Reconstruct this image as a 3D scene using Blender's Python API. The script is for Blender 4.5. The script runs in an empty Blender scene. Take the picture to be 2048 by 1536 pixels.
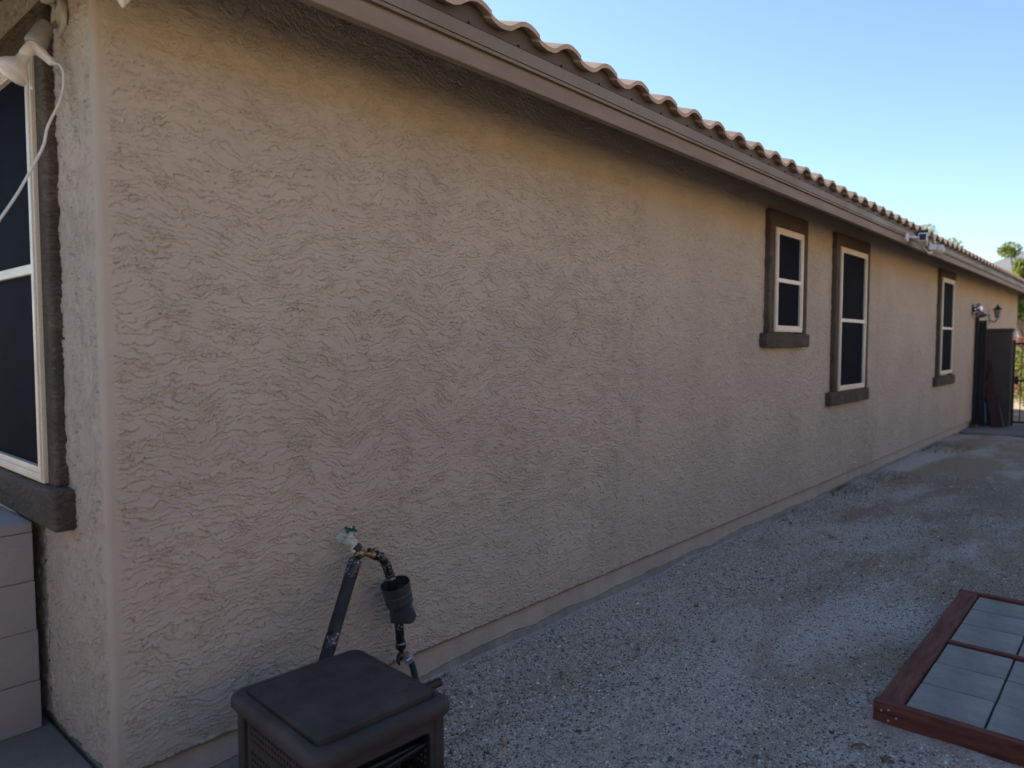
import bpy, math, random
import numpy as np
from mathutils import Vector, Matrix
random.seed(7); rng = np.random.default_rng(11)
S = bpy.context.scene
COL = S.collection
R = math.radians
# ------------------------------------------------------------------ camera
cd = bpy.data.cameras.new('camera'); cam = bpy.data.objects.new('camera', cd); COL.objects.link(cam)
cam.location = (0, 0, 1.6); cam.rotation_euler = (R(90-3.138), 0, R(41.527-90))
cd.sensor_width = 36; cd.lens = 25.33; cd.clip_start = .02; cd.clip_end = 3000
cd.dof.use_dof = True; cd.dof.focus_distance = 3.5; cd.dof.aperture_fstop = 1.9
S.camera = cam
# ------------------------------------------------------------------ light
SUN_EL, SUN_AZ = 33, 82          # azimuth from +x towards +y (the sun is behind the house)
w = bpy.data.worlds.new('World'); S.world = w; w.use_nodes = True
nt = w.node_tree; nt.nodes.clear()
sky = nt.nodes.new('ShaderNodeTexSky'); sky.sky_type = 'NISHITA'; sky.sun_disc = False
sky.sun_elevation = R(SUN_EL); sky.sun_rotation = R(90-SUN_AZ)
sky.altitude = 300; sky.air_density = 1.0; sky.dust_density = .25; sky.ozone_density = 2.6
bg = nt.nodes.new('ShaderNodeBackground'); bg.inputs[1].default_value = .12
wo = nt.nodes.new('ShaderNodeOutputWorld')
nt.links.new(sky.outputs[0], bg.inputs[0]); nt.links.new(bg.outputs[0], wo.inputs[0])
sl = bpy.data.lights.new('sun', 'SUN'); sl.energy = 5.0; sl.angle = R(.5); sl.color = (1, .84, .64)
sun = bpy.data.objects.new('sun', sl); COL.objects.link(sun)
sd = Vector((math.cos(R(SUN_AZ))*math.cos(R(SUN_EL)), math.sin(R(SUN_AZ))*math.cos(R(SUN_EL)), math.sin(R(SUN_EL))))
sun.rotation_euler = sd.to_track_quat('Z', 'Y').to_euler(); sun.location = (0, 0, 12)
S.view_settings.view_transform = 'Standard'; S.view_settings.look = 'None'
S.view_settings.exposure = 1.08; S.view_settings.gamma = 1

# ------------------------------------------------------------------ material helpers
class NT:
    def __init__(s, name):
        s.m = bpy.data.materials.new(name); s.m.use_nodes = True
        s.t = s.m.node_tree; s.t.nodes.clear()
        s.out = s.t.nodes.new('ShaderNodeOutputMaterial')
        s.b = s.t.nodes.new('ShaderNodeBsdfPrincipled'); s.t.links.new(s.b.outputs[0], s.out.inputs[0])
        s.geo = None
    def n(s, typ, ins=None, **kw):
        nd = s.t.nodes.new(typ)
        for k, v in kw.items(): setattr(nd, k, v)
        if ins:
            for k, v in ins.items():
                if isinstance(v, bpy.types.NodeSocket): s.t.links.new(v, nd.inputs[k])
                else: nd.inputs[k].default_value = v
        return nd
    def pos(s):
        if s.geo is None: s.geo = s.n('ShaderNodeTexCoord').outputs['Object']
        return s.geo
    def math(s, op, a, b=0.0, c=0.0, clamp=False):
        nd = s.t.nodes.new('ShaderNodeMath'); nd.operation = op; nd.use_clamp = clamp
        for i, v in enumerate((a, b, c)):
            if isinstance(v, bpy.types.NodeSocket): s.t.links.new(v, nd.inputs[i])
            else: nd.inputs[i].default_value = v
        return nd.outputs[0]
    def noise(s, vec, scale, detail=3, rough=.55, dist=0.0):
        return s.n('ShaderNodeTexNoise', {'Vector': vec, 'Scale': scale, 'Detail': detail, 'Roughness': rough, 'Distortion': dist}).outputs[0]
    def ramp(s, fac, stops):
        nd = s.n('ShaderNodeValToRGB', {0: fac}); cr = nd.color_ramp
        while len(cr.elements) < len(stops): cr.elements.new(.5)
        for e, (p, c) in zip(cr.elements, stops):
            e.position = p; e.color = (c[0], c[1], c[2], 1) if isinstance(c, tuple) else (c, c, c, 1)
        return nd.outputs[0]
    def mix(s, f, a, b):
        nd = s.n('ShaderNodeMix', data_type='RGBA')
        for k, v in ((0, f), (6, a), (7, b)):
            if isinstance(v, bpy.types.NodeSocket): s.t.links.new(v, nd.inputs[k])
            else: nd.inputs[k].default_value = v if k == 0 else (v[0], v[1], v[2], 1)
        return nd.outputs[2]
    def bump(s, h, dist, strength=1.0, nrm=None):
        ins = {'Height': h, 'Distance': dist, 'Strength': strength}
        if nrm is not None: ins['Normal'] = nrm
        return s.n('ShaderNodeBump', ins).outputs[0]
    def sep(s, v):
        return s.n('ShaderNodeSeparateXYZ', {0: v}).outputs
    def comb(s, x, y, z):
        nd = s.t.nodes.new('ShaderNodeCombineXYZ')
        for i, v in enumerate((x, y, z)):
            if isinstance(v, bpy.types.NodeSocket): s.t.links.new(v, nd.inputs[i])
            else: nd.inputs[i].default_value = v
        return nd.outputs[0]
    def set(s, **kw):
        names = {'col': 'Base Color', 'rough': 'Roughness', 'metal': 'Metallic', 'nrm': 'Normal', 'spec': 'Specular IOR Level', 'coat': 'Coat Weight', 'trans': 'Transmission Weight'}
        for k, v in kw.items():
            i = s.b.inputs[names[k]]
            if isinstance(v, bpy.types.NodeSocket): s.t.links.new(v, i)
            elif isinstance(v, tuple): i.default_value = (v[0], v[1], v[2], 1)
            else: i.default_value = v
        return s.m

def simple(name, col, rough=.6, metal=0., var=.25, vscale=8, bscale=60, bdist=.0006, spec=.5, aniso=None):
    """plain coated material with uneven tone, dirt and micro relief"""
    t = NT(name); p = t.pos()
    if aniso: p = t.n('ShaderNodeMapping', {'Vector': p, 'Scale': aniso}).outputs[0]
    n1 = t.noise(p, vscale, 5, .6); n2 = t.noise(p, bscale, 4, .6)
    lo = tuple(c*(1-var) for c in col); hi = tuple(min(1, c*(1+var)) for c in col)
    c = t.ramp(n1, [(.3, lo), (.7, hi)])
    c = t.mix(t.math('MULTIPLY', t.ramp(n2, [(.35, 1.), (.65, 0.)]), .25), c, tuple(x*.6 for x in col))
    rr = t.ramp(n1, [(.3, min(1, rough+.1)), (.7, max(.03, rough-.1))])
    return t.set(col=c, rough=rr, metal=metal, spec=spec, nrm=t.bump(n2, bdist))

def mat_lace(base):
    t = NT('painted_lace_stucco'); p = t.pos(); x, y, z = t.sep(p); u = t.math('ADD', x, y)
    blot = t.noise(p, 1.3, 5, .6); fine = t.noise(p, 26, 4, .65)
    c = t.ramp(blot, [(.3, tuple(k*.89 for k in base)), (.7, tuple(k*1.08 for k in base))])
    c = t.mix(t.math('MULTIPLY', fine, .16), c, tuple(k*.75 for k in base))
    st = t.ramp(t.noise(t.comb(t.math('MULTIPLY', u, 3.), t.math('MULTIPLY', z, .8), 2.), 2., 5, .7), [(.5, 0.), (.75, .35)])
    low = t.n('ShaderNodeMapRange', {0: z, 1: .9, 2: .15}).outputs[0]
    c = t.mix(t.math('MULTIPLY', st, low), c, tuple(k*.72 for k in base))
    sand = t.noise(p, 330, 3, .65)
    return t.set(col=c, rough=.92, spec=.15, nrm=t.bump(sand, .0009))
# ---- trowelled lace stucco
def stucco(name, base, corner=None, depth=1.0, freq=1.0, dirt=True):
    t = NT(name); p = t.pos(); x, y, z = t.sep(p)
    u = t.math('ADD', x, y)
    # hand strokes: chevron sway of the trowel passes
    tri = t.math('PINGPONG', t.math('ADD', u, t.math('MULTIPLY', t.noise(t.comb(u, z, 0.), .8, 2), .35)), .30)
    lowamp = t.ramp(t.noise(p, .6, 2), [(.40, .0), (.62, .55)])
    sway = t.math('MULTIPLY', tri, lowamp)
    big = t.math('MULTIPLY', t.noise(t.comb(u, z, 3.), 2.2, 2, .5), .13)
    v = t.math('ADD', t.math('ADD', z, sway), big)
    # wiggle of the plaster edges
    wig = t.math('MULTIPLY', t.math('SUBTRACT', t.noise(t.comb(u, z, 7.), 45*freq, 5, .72), .5), .030/freq)
    v = t.math('ADD', v, wig)
    wu = t.math('ADD', u, t.math('MULTIPLY', t.math('SUBTRACT', t.noise(t.comb(u, z, 11.), 36*freq, 5, .72), .5), .05/freq))
    q = t.comb(t.math('MULTIPLY', wu, 5.5*freq), t.math('MULTIPLY', v, 24*freq), 0.)
    n1 = t.noise(q, 1., 3, .6)
    s1 = t.math('FRACT', t.math('MULTIPLY', n1, 8.0))
    e1 = t.math('MULTIPLY', t.math('POWER', s1, 1.3), t.ramp(s1, [(.0, 0.), (.05, 1.), (1., 1.)]))
    q2 = t.comb(t.math('MULTIPLY', wu, 15*freq), t.math('MULTIPLY', v, 38*freq), 5.)
    n2 = t.noise(q2, 1., 4, .65)
    s2 = t.math('FRACT', t.math('MULTIPLY', n2, 5.0))
    e2 = t.math('POWER', s2, 1.8)
    patch = t.ramp(t.noise(t.comb(u, z, 23.), 3.2*freq, 4, .6), [(.36, .12), (.56, 1.)])
    pit = t.ramp(t.noise(t.comb(u, z, 31.), 95*freq, 2, .5), [(.30, 0.), (.37, 1.)])
    h = t.math('ADD', t.math('MULTIPLY', e1, t.math('ADD', t.math('MULTIPLY', patch, .6), .3)), t.math('MULTIPLY', e2, t.math('MULTIPLY', patch, .5)))
    h = t.math('ADD', h, t.math('MULTIPLY', pit, .35))
    sand = t.noise(p, 420, 2, .6)
    h = t.math('ADD', h, t.math('MULTIPLY', sand, .12))
    h = t.math('ADD', h, t.math('MULTIPLY', t.noise(p, 5, 2), .8))
    if corner:            # smooth bead along the outside corner
        cx, cy = corner
        dd = t.math('ADD', t.math('ABSOLUTE', t.math('SUBTRACT', x, cx)), t.math('ABSOLUTE', t.math('SUBTRACT', y, cy)))
        dd = t.math('ADD', dd, t.math('MULTIPLY', t.noise(p, 14, 3), .02))
        msk = t.n('ShaderNodeMapRange', {0: dd, 1: .035, 2: .06}).outputs[0]
        h = t.math('MULTIPLY', h, t.math('ADD', t.math('MULTIPLY', msk, .92), .08))
    blot = t.noise(p, 1.3, 5, .6); fine = t.noise(p, 26, 4, .65)
    c = t.ramp(blot, [(.3, tuple(k*.9 for k in base)), (.7, tuple(min(1, k*1.08) for k in base))])
    c = t.mix(t.math('MULTIPLY', fine, .22), c, tuple(k*.72 for k in base))
    if dirt:              # pale splash marks and dirt low on the wall
        st = t.ramp(t.noise(t.comb(t.math('MULTIPLY', u, 3.), t.math('MULTIPLY', z, .8), 2.), 2., 5, .7), [(.5, 0.), (.75, .35)])
        low = t.n('ShaderNodeMapRange', {0: z, 1: 1.2, 2: .15}).outputs[0]
        c = t.mix(t.math('MULTIPLY', st, low), c, tuple(k*.68 for k in base))
        sp = t.ramp(t.noise(p, 11, 1, .3), [(.80, 0.), (.83, .5)])
        c = t.mix(sp, c, (.6, .6, .58))
    return t.set(col=c, rough=.92, spec=.15, nrm=t.bump(h, .0075*depth))

M = {}
M['lace'] = mat_lace((.462, .418, .348))
M['trim'] = stucco('brown_stucco_trim', (.175, .148, .118), depth=2.2, freq=1.3, dirt=False)
M['bounce_tan'] = simple('bounce_tan_stucco', (.57, .39, .215), .9, var=.08)  # saturated tan for the unseen house and wall that bounce warm light
M['fascia'] = simple('brown_painted_wood', (.215, .168, .125), .7, var=.10, vscale=3, bscale=40, bdist=.0006, aniso=(1, 5, 7))
M['flashing'] = simple('olive_brown_metal', (.180, .148, .108), .6, var=.06, vscale=2, bscale=30, bdist=.0003)
M['birdstop'] = simple('dark_brown_birdstop', (.085, .074, .063), .6, var=.06, vscale=2, bscale=30, bdist=.0003)
M['soffit'] = simple('brown_soffit', (.06, .045, .035), .8, var=.1)
M['tile'] = simple('blended_concrete_tile', (.45, .345, .26), .85, var=.22, vscale=7, bscale=150, bdist=.0012, spec=.3)
M['black_metal'] = simple('black_powder_coated_steel', (.012, .013, .016), .45, var=.2)
M['dark_post'] = simple('dark_slate_steel', (.022, .026, .034), .4, var=.2)
M['frame'] = simple('cream_vinyl', (.66, .61, .49), .42, var=.07, vscale=5, bscale=90, bdist=.0003)
M['white'] = simple('white_plastic', (.74, .73, .70), .38, var=.08, vscale=30, bscale=200, bdist=.0002)
M['white_metal'] = simple('aged_white_metal', (.50, .49, .42), .45, var=.15, vscale=40, bscale=160, bdist=.0004)
M['grey_metal'] = simple('grey_cast_metal', (.30, .30, .28), .5, metal=.2, var=.15, vscale=40)
M['lens'] = simple('frosted_bulb_glass', (.62, .60, .56), .25, var=.06)
M['cord'] = simple('white_vinyl_cord', (.70, .69, .66), .45, var=.05, vscale=30)
M['pale_solar'] = simple('solar_cell', (.05, .07, .13), .2, var=.2)
M['chrome'] = simple('bright_zinc', (.62, .65, .70), .22, metal=.9, var=.12, vscale=60, bscale=200, bdist=.0004)
M['brass'] = simple('dull_brass', (.34, .24, .11), .42, metal=.8, var=.2, vscale=60)
M['verdigris'] = simple('weathered_painted_brass', (.50, .55, .46), .6, var=.25, vscale=70, bscale=250, bdist=.0008)
M['green'] = simple('green_enamel', (.01, .10, .065), .35, var=.25, vscale=60)
M['green_hose'] = simple('green_rubber_hose', (.012, .05, .04), .45, var=.2, vscale=60)
M['black_plastic'] = simple('black_plastic', (.010, .010, .012), .38, var=.3, vscale=40)
M['foam'] = simple('black_pipe_foam', (.020, .021, .026), .75, var=.25, vscale=25, bscale=300, bdist=.0008)
M['pot'] = simple('glossy_black_plastic_pot', (.050, .052, .057), .2, var=.2, vscale=14, bscale=60, bdist=.0003)
M['resin'] = simple('brown_resin', (.052, .045, .041), .66, var=.42, vscale=6, bscale=90, bdist=.0007, spec=.35)
M['dark'] = simple('dark_interior', (.006, .006, .007), .8)  # near-black for seams, notches and the painted-in shade inside the hose box
M['redwood'] = simple('red_stained_timber', (.155, .048, .030), .85, var=.45, vscale=5, bscale=40, bdist=.0016, aniso=(1, 7, 7))
M['redwood_y'] = simple('red_stained_timber_cross', (.155, .048, .030), .85, var=.45, vscale=5, bscale=40, bdist=.0016, aniso=(7, 1, 7))
M['paver'] = simple('cast_concrete_paver', (.30, .285, .25), .9, var=.25, vscale=5, bscale=180, bdist=.001, spec=.2)
M['slab'] = simple('concrete_slab', (.23, .22, .20), .9, var=.2, vscale=2.5, bscale=120, bdist=.0012, spec=.2)
M['block'] = simple('pinkish_grey_block', (.36, .33, .32), .95, var=.08, vscale=4, bscale=170, bdist=.002, spec=.15)
M['dark_block'] = simple('darkened_block', (.10, .085, .075), .95, var=.15, vscale=3, bscale=80, bdist=.003, spec=.15)  # darkened for the shade at the pier and less bounce off the unseen wall
M['wood'] = simple('weathered_pale_wood', (.28, .22, .16), .8, var=.2, vscale=10)
M['old_board'] = simple('dark_weathered_board', (.065, .032, .027), .85, var=.3)
M['lantern_glass'] = simple('smoky_lantern_glass', (.20, .19, .17), .3, var=.1)
M['blue'] = simple('blue_plastic', (.04, .11, .20), .4, var=.15)
M['leaf_dry'] = simple('dry_leaf', (.19, .125, .07), .85, var=.5, vscale=30)
M['twig'] = simple('orange_brown_twig', (.26, .14, .06), .85, var=.4, vscale=30)
M['weed'] = simple('grey_green_weed', (.12, .13, .07), .8, var=.4, vscale=8)
M['bark'] = simple('tree_bark', (.12, .10, .07), .9, var=.3)
M['pale_house'] = simple('white_house_paint', (.78, .76, .72), .8, var=.05)
M['roof_far'] = simple('far_roof', (.35, .16, .10), .9, var=.1)
M['steel_screw'] = simple('screw_steel', (.6, .6, .6), .35, metal=.7)

def mat_screen():
    t = NT('solar_screen_mesh'); p = t.pos(); x, y, z = t.sep(p)
    c = t.ramp(t.noise(p, 3., 4, .6), [(.3, (.010, .012, .019)), (.7, (.014, .016, .024))])
    return t.set(col=c, rough=.6, spec=.004, nrm=t.bump(t.noise(p, 5, 2), .002))
M['screen'] = mat_screen()

def mat_tape():
    t = NT('printed_black_tape'); p = t.pos()
    n = t.noise(p, 26, 2, .5, .6)
    br = t.n('ShaderNodeTexBrick', {'Vector': t.n('ShaderNodeMapping', {'Vector': p, 'Rotation': (.6, .9, .3)}).outputs[0], 'Scale': 34., 'Mortar Size': .02, 'Color1': (1, 1, 1, 1), 'Color2': (0, 0, 0, 1), 'Mortar': (0, 0, 0, 1)})
    q = t.n('ShaderNodeMapping', {'Vector': p, 'Rotation': (.5, .9, .7), 'Scale': (45., 260., 200.)}).outputs[0]
    v = t.noise(q, 1., 3, .6, .3)
    k = t.math('MULTIPLY', t.ramp(n, [(.50, 0.), (.54, 1.)]), t.ramp(v, [(.56, 0.), (.60, 1.)]))
    c = t.mix(k, (.008, .008, .010), (.42, .46, .52))
    cr = t.noise(p, 55, 3, .6, .8)
    return t.set(col=c, rough=.22, spec=.6, nrm=t.bump(cr, .004))
M['tape'] = mat_tape()

def mat_foundation():
    t = NT('painted_foundation'); p = t.pos(); x, y, z = t.sep(p)
    edge = t.math('ADD', z, t.math('MULTIPLY', t.math('SUBTRACT', t.noise(t.comb(x, y, 0.), 1.3, 6, .62), .5), .14))
    paint = t.n('ShaderNodeMapRange', {0: edge, 1: .040, 2: .044}).outputs[0]
    n = t.noise(p, 6, 5, .65); st = t.noise(t.comb(t.math('MULTIPLY', x, 5.), y, t.math('MULTIPLY', z, 1.2)), 4, 4, .6)
    tan = t.ramp(n, [(.3, (.36, .32, .27)), (.7, (.46, .41, .345))])
    tan = t.mix(t.ramp(st, [(.5, 0.), (.7, .4)]), tan, (.42, .41, .38))
    con = t.ramp(t.noise(p, 12, 5, .65), [(.3, (.19, .19, .185)), (.7, (.32, .32, .31))])
    c = t.mix(paint, con, tan)
    h = t.math('ADD', t.math('MULTIPLY', paint, 1.), t.math('MULTIPLY', t.noise(t.comb(t.math('MULTIPLY', x, .3), y, z), 60, 5, .7), .9))
    return t.set(col=c, rough=.9, spec=.15, nrm=t.bump(h, .004))
M['foundation'] = mat_foundation()

def mat_ground():
    t = NT('decomposed_granite_ground'); p = t.pos(); x, y, z = t.sep(p)
    v1 = t.n('ShaderNodeTexVoronoi', {'Vector': p, 'Scale': 120.}); v2 = t.n('ShaderNodeTexVoronoi', {'Vector': p, 'Scale': 260.})
    grav = t.ramp(v1.outputs['Color'], [(.0, (.19, .165, .135)), (.35, (.50, .445, .375)), (.7, (.72, .65, .555)), (1., (.92, .86, .76))])
    g2 = t.ramp(v2.outputs['Color'], [(.0, (.22, .19, .155)), (.5, (.57, .51, .43)), (1., (.84, .77, .67))])
    g = t.mix(.5, grav, g2)
    # bare brown earth showing in irregular streaks along the path
    q = t.n('ShaderNodeMapping', {'Vector': p, 'Scale': (.55, 1.25, 1)}).outputs[0]
    n = t.math('ADD', t.noise(q, 1.15, 7, .68, .4), t.math('MULTIPLY', t.math('SUBTRACT', 1.5, y), .13))
    # old wheel track close to the wall
    tr = t.math('SUBTRACT', 1., t.math('MULTIPLY', t.math('ABSOLUTE', t.math('SUBTRACT', y, 2.05)), 3.2), clamp=True)
    n = t.math('ADD', n, t.math('MULTIPLY', tr, .07))
    n = t.math('ADD', n, t.n('ShaderNodeMapRange', {0: x, 1: 3.0, 2: 9.0, 3: -.05, 4: .12}).outputs[0])
    dirt = t.ramp(n, [(.48, 0.), (.64, .9)])
    dc = t.ramp(t.noise(p, 30, 5, .7), [(.3, (.19, .11, .055)), (.7, (.44, .285, .16))])
    dc = t.mix(.22, dc, g)
    c = t.mix(dirt, g, dc)
    far = t.n('ShaderNodeMapRange', {0: x, 1: 22., 2: 30.}).outputs[0]
    c = t.mix(far, c, (.34, .27, .20))
    h = t.math('ADD', t.math('MULTIPLY', v1.outputs['Distance'], -1.), t.math('MULTIPLY', v2.outputs['Distance'], -.5))
    nb = t.bump(t.noise(p, 12, 6, .7), .014, .7)
    return t.set(col=c, rough=.95, spec=.12, nrm=t.bump(h, .006, 1., nb))
M['ground'] = mat_ground()

def mat_pebble():
    t = NT('mixed_gravel'); g = t.n('ShaderNodeNewGeometry')
    c = t.ramp(g.outputs['Random Per Island'], [(0., (.08, .07, .06)), (.2, (.25, .215, .175)), (.5, (.42, .37, .305)), (.75, (.58, .52, .44)), (.9, (.36, .24, .16)), (.93, (.80, .77, .70)), (1., (.85, .82, .77))])
    return t.set(col=c, rough=.85, spec=.25)
M['pebble'] = mat_pebble()

def mat_leaves(name, lo, hi, trans=.5):
    t = NT(name); g = t.n('ShaderNodeNewGeometry')
    c = t.ramp(g.outputs['Random Per Island'], [(0., lo), (1., hi)])
    t.set(col=c, rough=.6, spec=.3)
    tr = t.n('ShaderNodeBsdfTranslucent', {0: c})
    mx = t.n('ShaderNodeMixShader', {0: trans, 1: t.b.outputs[0], 2: tr.outputs[0]})
    t.t.links.new(mx.outputs[0], t.out.inputs[0]); return t.m
M['leaf_lime'] = mat_leaves('pale_lime_leaves', (.22, .27, .06), (.45, .48, .16))
M['leaf_green'] = mat_leaves('bright_green_leaves', (.10, .16, .03), (.32, .38, .07))
M['leaf_red'] = mat_leaves('orange_red_blooms', (.16, .06, .03), (.36, .14, .07), .3)

# ------------------------------------------------------------------ mesh helpers
class MB:
    def __init__(s): s.v = []; s.f = []
    def add(s, vs, fs):
        o = len(s.v); s.v += [tuple(q) for q in vs]; s.f += [tuple(i+o for i in f) for f in fs]; return s
    def box(s, x0, x1, y0, y1, z0, z1, m=None):
        vs = [(x, y, z) for x in (x0, x1) for y in (y0, y1) for z in (z0, z1)]
        if m is not None: vs = [m @ Vector(q) for q in vs]
        return s.add(vs, [(0, 1, 3, 2), (4, 6, 7, 5), (0, 4, 5, 1), (2, 3, 7, 6), (0, 2, 6, 4), (1, 5, 7, 3)])
    def ringpath(s, pts, radii, seg=12, cap=True, squash=None):
        pts = [Vector(p) for p in pts]; n = len(pts); rings = []
        up = None
        for i, p in enumerate(pts):
            d = (pts[min(i+1, n-1)] - pts[max(i-1, 0)]).normalized()
            if up is None:
                up = d.orthogonal().normalized()
            up = (up - d*up.dot(d)).normalized(); sd_ = d.cross(up)
            r = radii[i] if hasattr(radii, '__len__') else radii
            rings.append([p + up*math.cos(2*math.pi*k/seg)*r + sd_*math.sin(2*math.pi*k/seg)*r for k in range(seg)])
        vs = [q for rg in rings for q in rg]; fs = []
        for i in range(n-1):
            for k in range(seg):
                a = i*seg+k; b = i*seg+(k+1) % seg
                fs.append((a, b, b+seg, a+seg))
        if cap:
            fs.append(tuple(reversed(range(seg)))); fs.append(tuple(range((n-1)*seg, n*seg)))
        return s.add(vs, fs)
    def lathe(s, origin, axis, prof, seg=24, cap=True):
        a = Vector(axis).normalized(); o = Vector(origin)
        e = a.orthogonal().normalized(); g = a.cross(e); vs = []; fs = []
        for (h, r) in prof:
            for k in range(seg):
                t = 2*math.pi*k/seg; vs.append(o + a*h + e*math.cos(t)*r + g*math.sin(t)*r)
        for i in range(len(prof)-1):
            for k in range(seg):
                p = i*seg+k; q = i*seg+(k+1) % seg; fs.append((p, q, q+seg, p+seg))
        if cap:
            fs.append(tuple(reversed(range(seg)))); fs.append(tuple(range((len(prof)-1)*seg, len(prof)*seg)))
        return s.add(vs, fs)
    def build(s, name, mat, parent=None, bevel=0, seg=2, smooth=False, org=None):
        me = bpy.data.meshes.new(name)
        vs = s.v
        if org is None: org = ORG.get(parent.name) if parent is not None else None
        if org is not None: vs = [(a-org[0], b-org[1], c-org[2]) for a, b, c in vs]
        me.from_pydata(vs, [], s.f); me.update()
        ob = bpy.data.objects.new(name, me); COL.objects.link(ob)
        me.materials.append(M[mat] if isinstance(mat, str) else mat)
        if parent is not None:
            ob.parent = parent; ORG[ob.name] = ORG.get(parent.name)
        elif org is not None: ob.location = org
        if smooth: me.polygons.foreach_set('use_smooth', [True]*len(me.polygons))
        if bevel:
            b = ob.modifiers.new('b', 'BEVEL'); b.width = bevel; b.segments = seg; b.limit_method = 'ANGLE'; b.angle_limit = R(35)
            b.harden_normals = False
            if smooth or seg > 1: me.polygons.foreach_set('use_smooth', [True]*len(me.polygons))
            if seg > 1:
                wn = ob.modifiers.new('w', 'WEIGHTED_NORMAL'); wn.keep_sharp = False
        elif smooth:
            me.set_sharp_from_angle(angle=R(42))
        return ob
ORG = {}
def thing(name, loc, label, cat, group=None, rotz=0, world=True):
    o = bpy.data.objects.new(name, None); COL.objects.link(o); o.location = loc; o.rotation_euler = (0, 0, rotz)
    o.empty_display_size = .1
    o['label'] = label; o['category'] = cat
    if group: o['group'] = group
    ORG[o.name] = tuple(loc) if world else (0, 0, 0)
    return o
def tag(o, label, cat, group=None):
    o['label'] = label; o['category'] = cat
    if group: o['group'] = group
    return o
def curve_pts(ctrl, n=8):
    P = [Vector(c) for c in ctrl]; P = [P[0]*2-P[1]] + P + [P[-1]*2-P[-2]]; out = []
    for i in range(1, len(P)-2):
        for k in range(n):
            t = k/n
            out.append(.5*((2*P[i]) + (P[i+1]-P[i-1])*t + (2*P[i-1]-5*P[i]+4*P[i+1]-P[i+2])*t*t + (3*P[i]-P[i-1]-3*P[i+1]+P[i+2])*t**3))
    out.append(P[-2]); return out

# ------------------------------------------------------------------ setting: ground, slabs
def axis_pts(segs):
    out = []
    for a, b, st in segs: out += list(np.arange(a, b, st))
    out.append(segs[-1][1]); return np.array(out)
gx = axis_pts([(-160, -20, 20), (-20, 0, 2), (0, 10, .07), (10, 24, .25), (24, 60, 4), (60, 300, 40)])
gy = axis_pts([(-160, -20, 20), (-20, -1, 1), (-1, 2.6, .06), (2.6, 30, 4), (30, 310, 40)])
def gheight(X, Y):
    return (.006*np.sin(X*2.1+Y*1.3)+.005*np.sin(X*4.7-Y*3.9+1)+.004*np.sin(X*9.1+Y*7.3+2)+.003*np.sin(Y*17-X*6.2)) * np.exp(-np.maximum(0, np.abs(X-8)-9)/4) * np.exp(-np.maximum(0, np.abs(Y-1)-2)/2)
GX, GY = np.meshgrid(gx, gy, indexing='ij'); GZ = gheight(GX, GY)
nx, ny = GX.shape
vs = np.stack([GX, GY, GZ], -1).reshape(-1, 3)
fs = [(i*ny+j, (i+1)*ny+j, (i+1)*ny+j+1, i*ny+j+1) for i in range(nx-1) for j in range(ny-1)]
g = MB(); g.v = [tuple(q) for q in vs]; g.f = fs
o = g.build('ground', 'ground', smooth=True); o['kind'] = 'structure'
MB().box(-1.6, .858, 2.3, 9, -.1, .13).build('patio', 'slab', bevel=.01).__setitem__('kind', 'structure')
MB().box(15.0, 17.4, .0, 2.5, -.1, .045).build('pavement', 'slab', bevel=.01).__setitem__('kind', 'structure')

# gravel: real stones
def gravel():
    n = 190000
    # density falls with distance
    uu = rng.random(n); xs = 1.3 + 8.7*uu**1.7
    ys = .05 + rng.random(n)*(2.5-.05)
    m = ys > xs*.09
    xs, ys = xs[m], ys[m]
    m = ~((xs > 3.17) & (xs < 5.2) & (ys < .85)); xs, ys = xs[m], ys[m]
    # thinner where earth shows, denser in drifts
    dens = .62+.38*np.sin(xs*1.7+ys*3.1)*np.sin(xs*.9-ys*2.3+1.)
    near_wall = (ys > 1.9)*.2
    m = rng.random(len(xs)) < dens+near_wall; xs, ys = xs[m], ys[m]
    n = len(xs)
    r = .0022 + .0050*rng.random(n)**2.2 + (rng.random(n) < .012)*.009*rng.random(n)
    zs = gheight(xs, ys) + r*.25
    base = np.array([(1, 0, 0), (-1, 0, 0), (0, 1, 0), (0, -1, 0), (0, 0, 1), (0, 0, -1)], float)
    F = np.array([(0, 2, 4), (2, 1, 4), (1, 3, 4), (3, 0, 4), (2, 0, 5), (1, 2, 5), (3, 1, 5), (0, 3, 5)])
    P = base[None]*(.65+.7*rng.random((n, 6, 1)))
    P = P + rng.normal(0, .18, (n, 6, 3))
    a = rng.random(n)*6.283; c, s_ = np.cos(a), np.sin(a)
    X = P[..., 0]*c[:, None]-P[..., 1]*s_[:, None]; Y = P[..., 0]*s_[:, None]+P[..., 1]*c[:, None]
    P = np.stack([X*1.25, Y, P[..., 2]*.7], -1)*r[:, None, None] + np.stack([xs, ys, zs], -1)[:, None, :]
    V = P.reshape(-1, 3); FF = (F[None]+6*np.arange(n)[:, None, None]).reshape(-1, 3)
    me = bpy.data.meshes.new('gravel')
    me.vertices.add(len(V)); me.vertices.foreach_set('co', V.ravel())
    me.loops.add(FF.size); me.loops.foreach_set('vertex_index', FF.ravel().astype(np.int32))
    me.polygons.add(len(FF)); me.polygons.foreach_set('loop_start', (np.arange(len(FF))*3).astype(np.int32))
    me.polygons.foreach_set('loop_total', np.full(len(FF), 3, np.int32))
    me.update(calc_edges=True); me.validate()
    o = bpy.data.objects.new('gravel', me); COL.objects.link(o); me.materials.append(M['pebble'])
    o['kind'] = 'stuff'; o['label'] = 'loose grey crushed granite gravel on the side yard'; o['category'] = 'gravel'
gravel()

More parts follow.
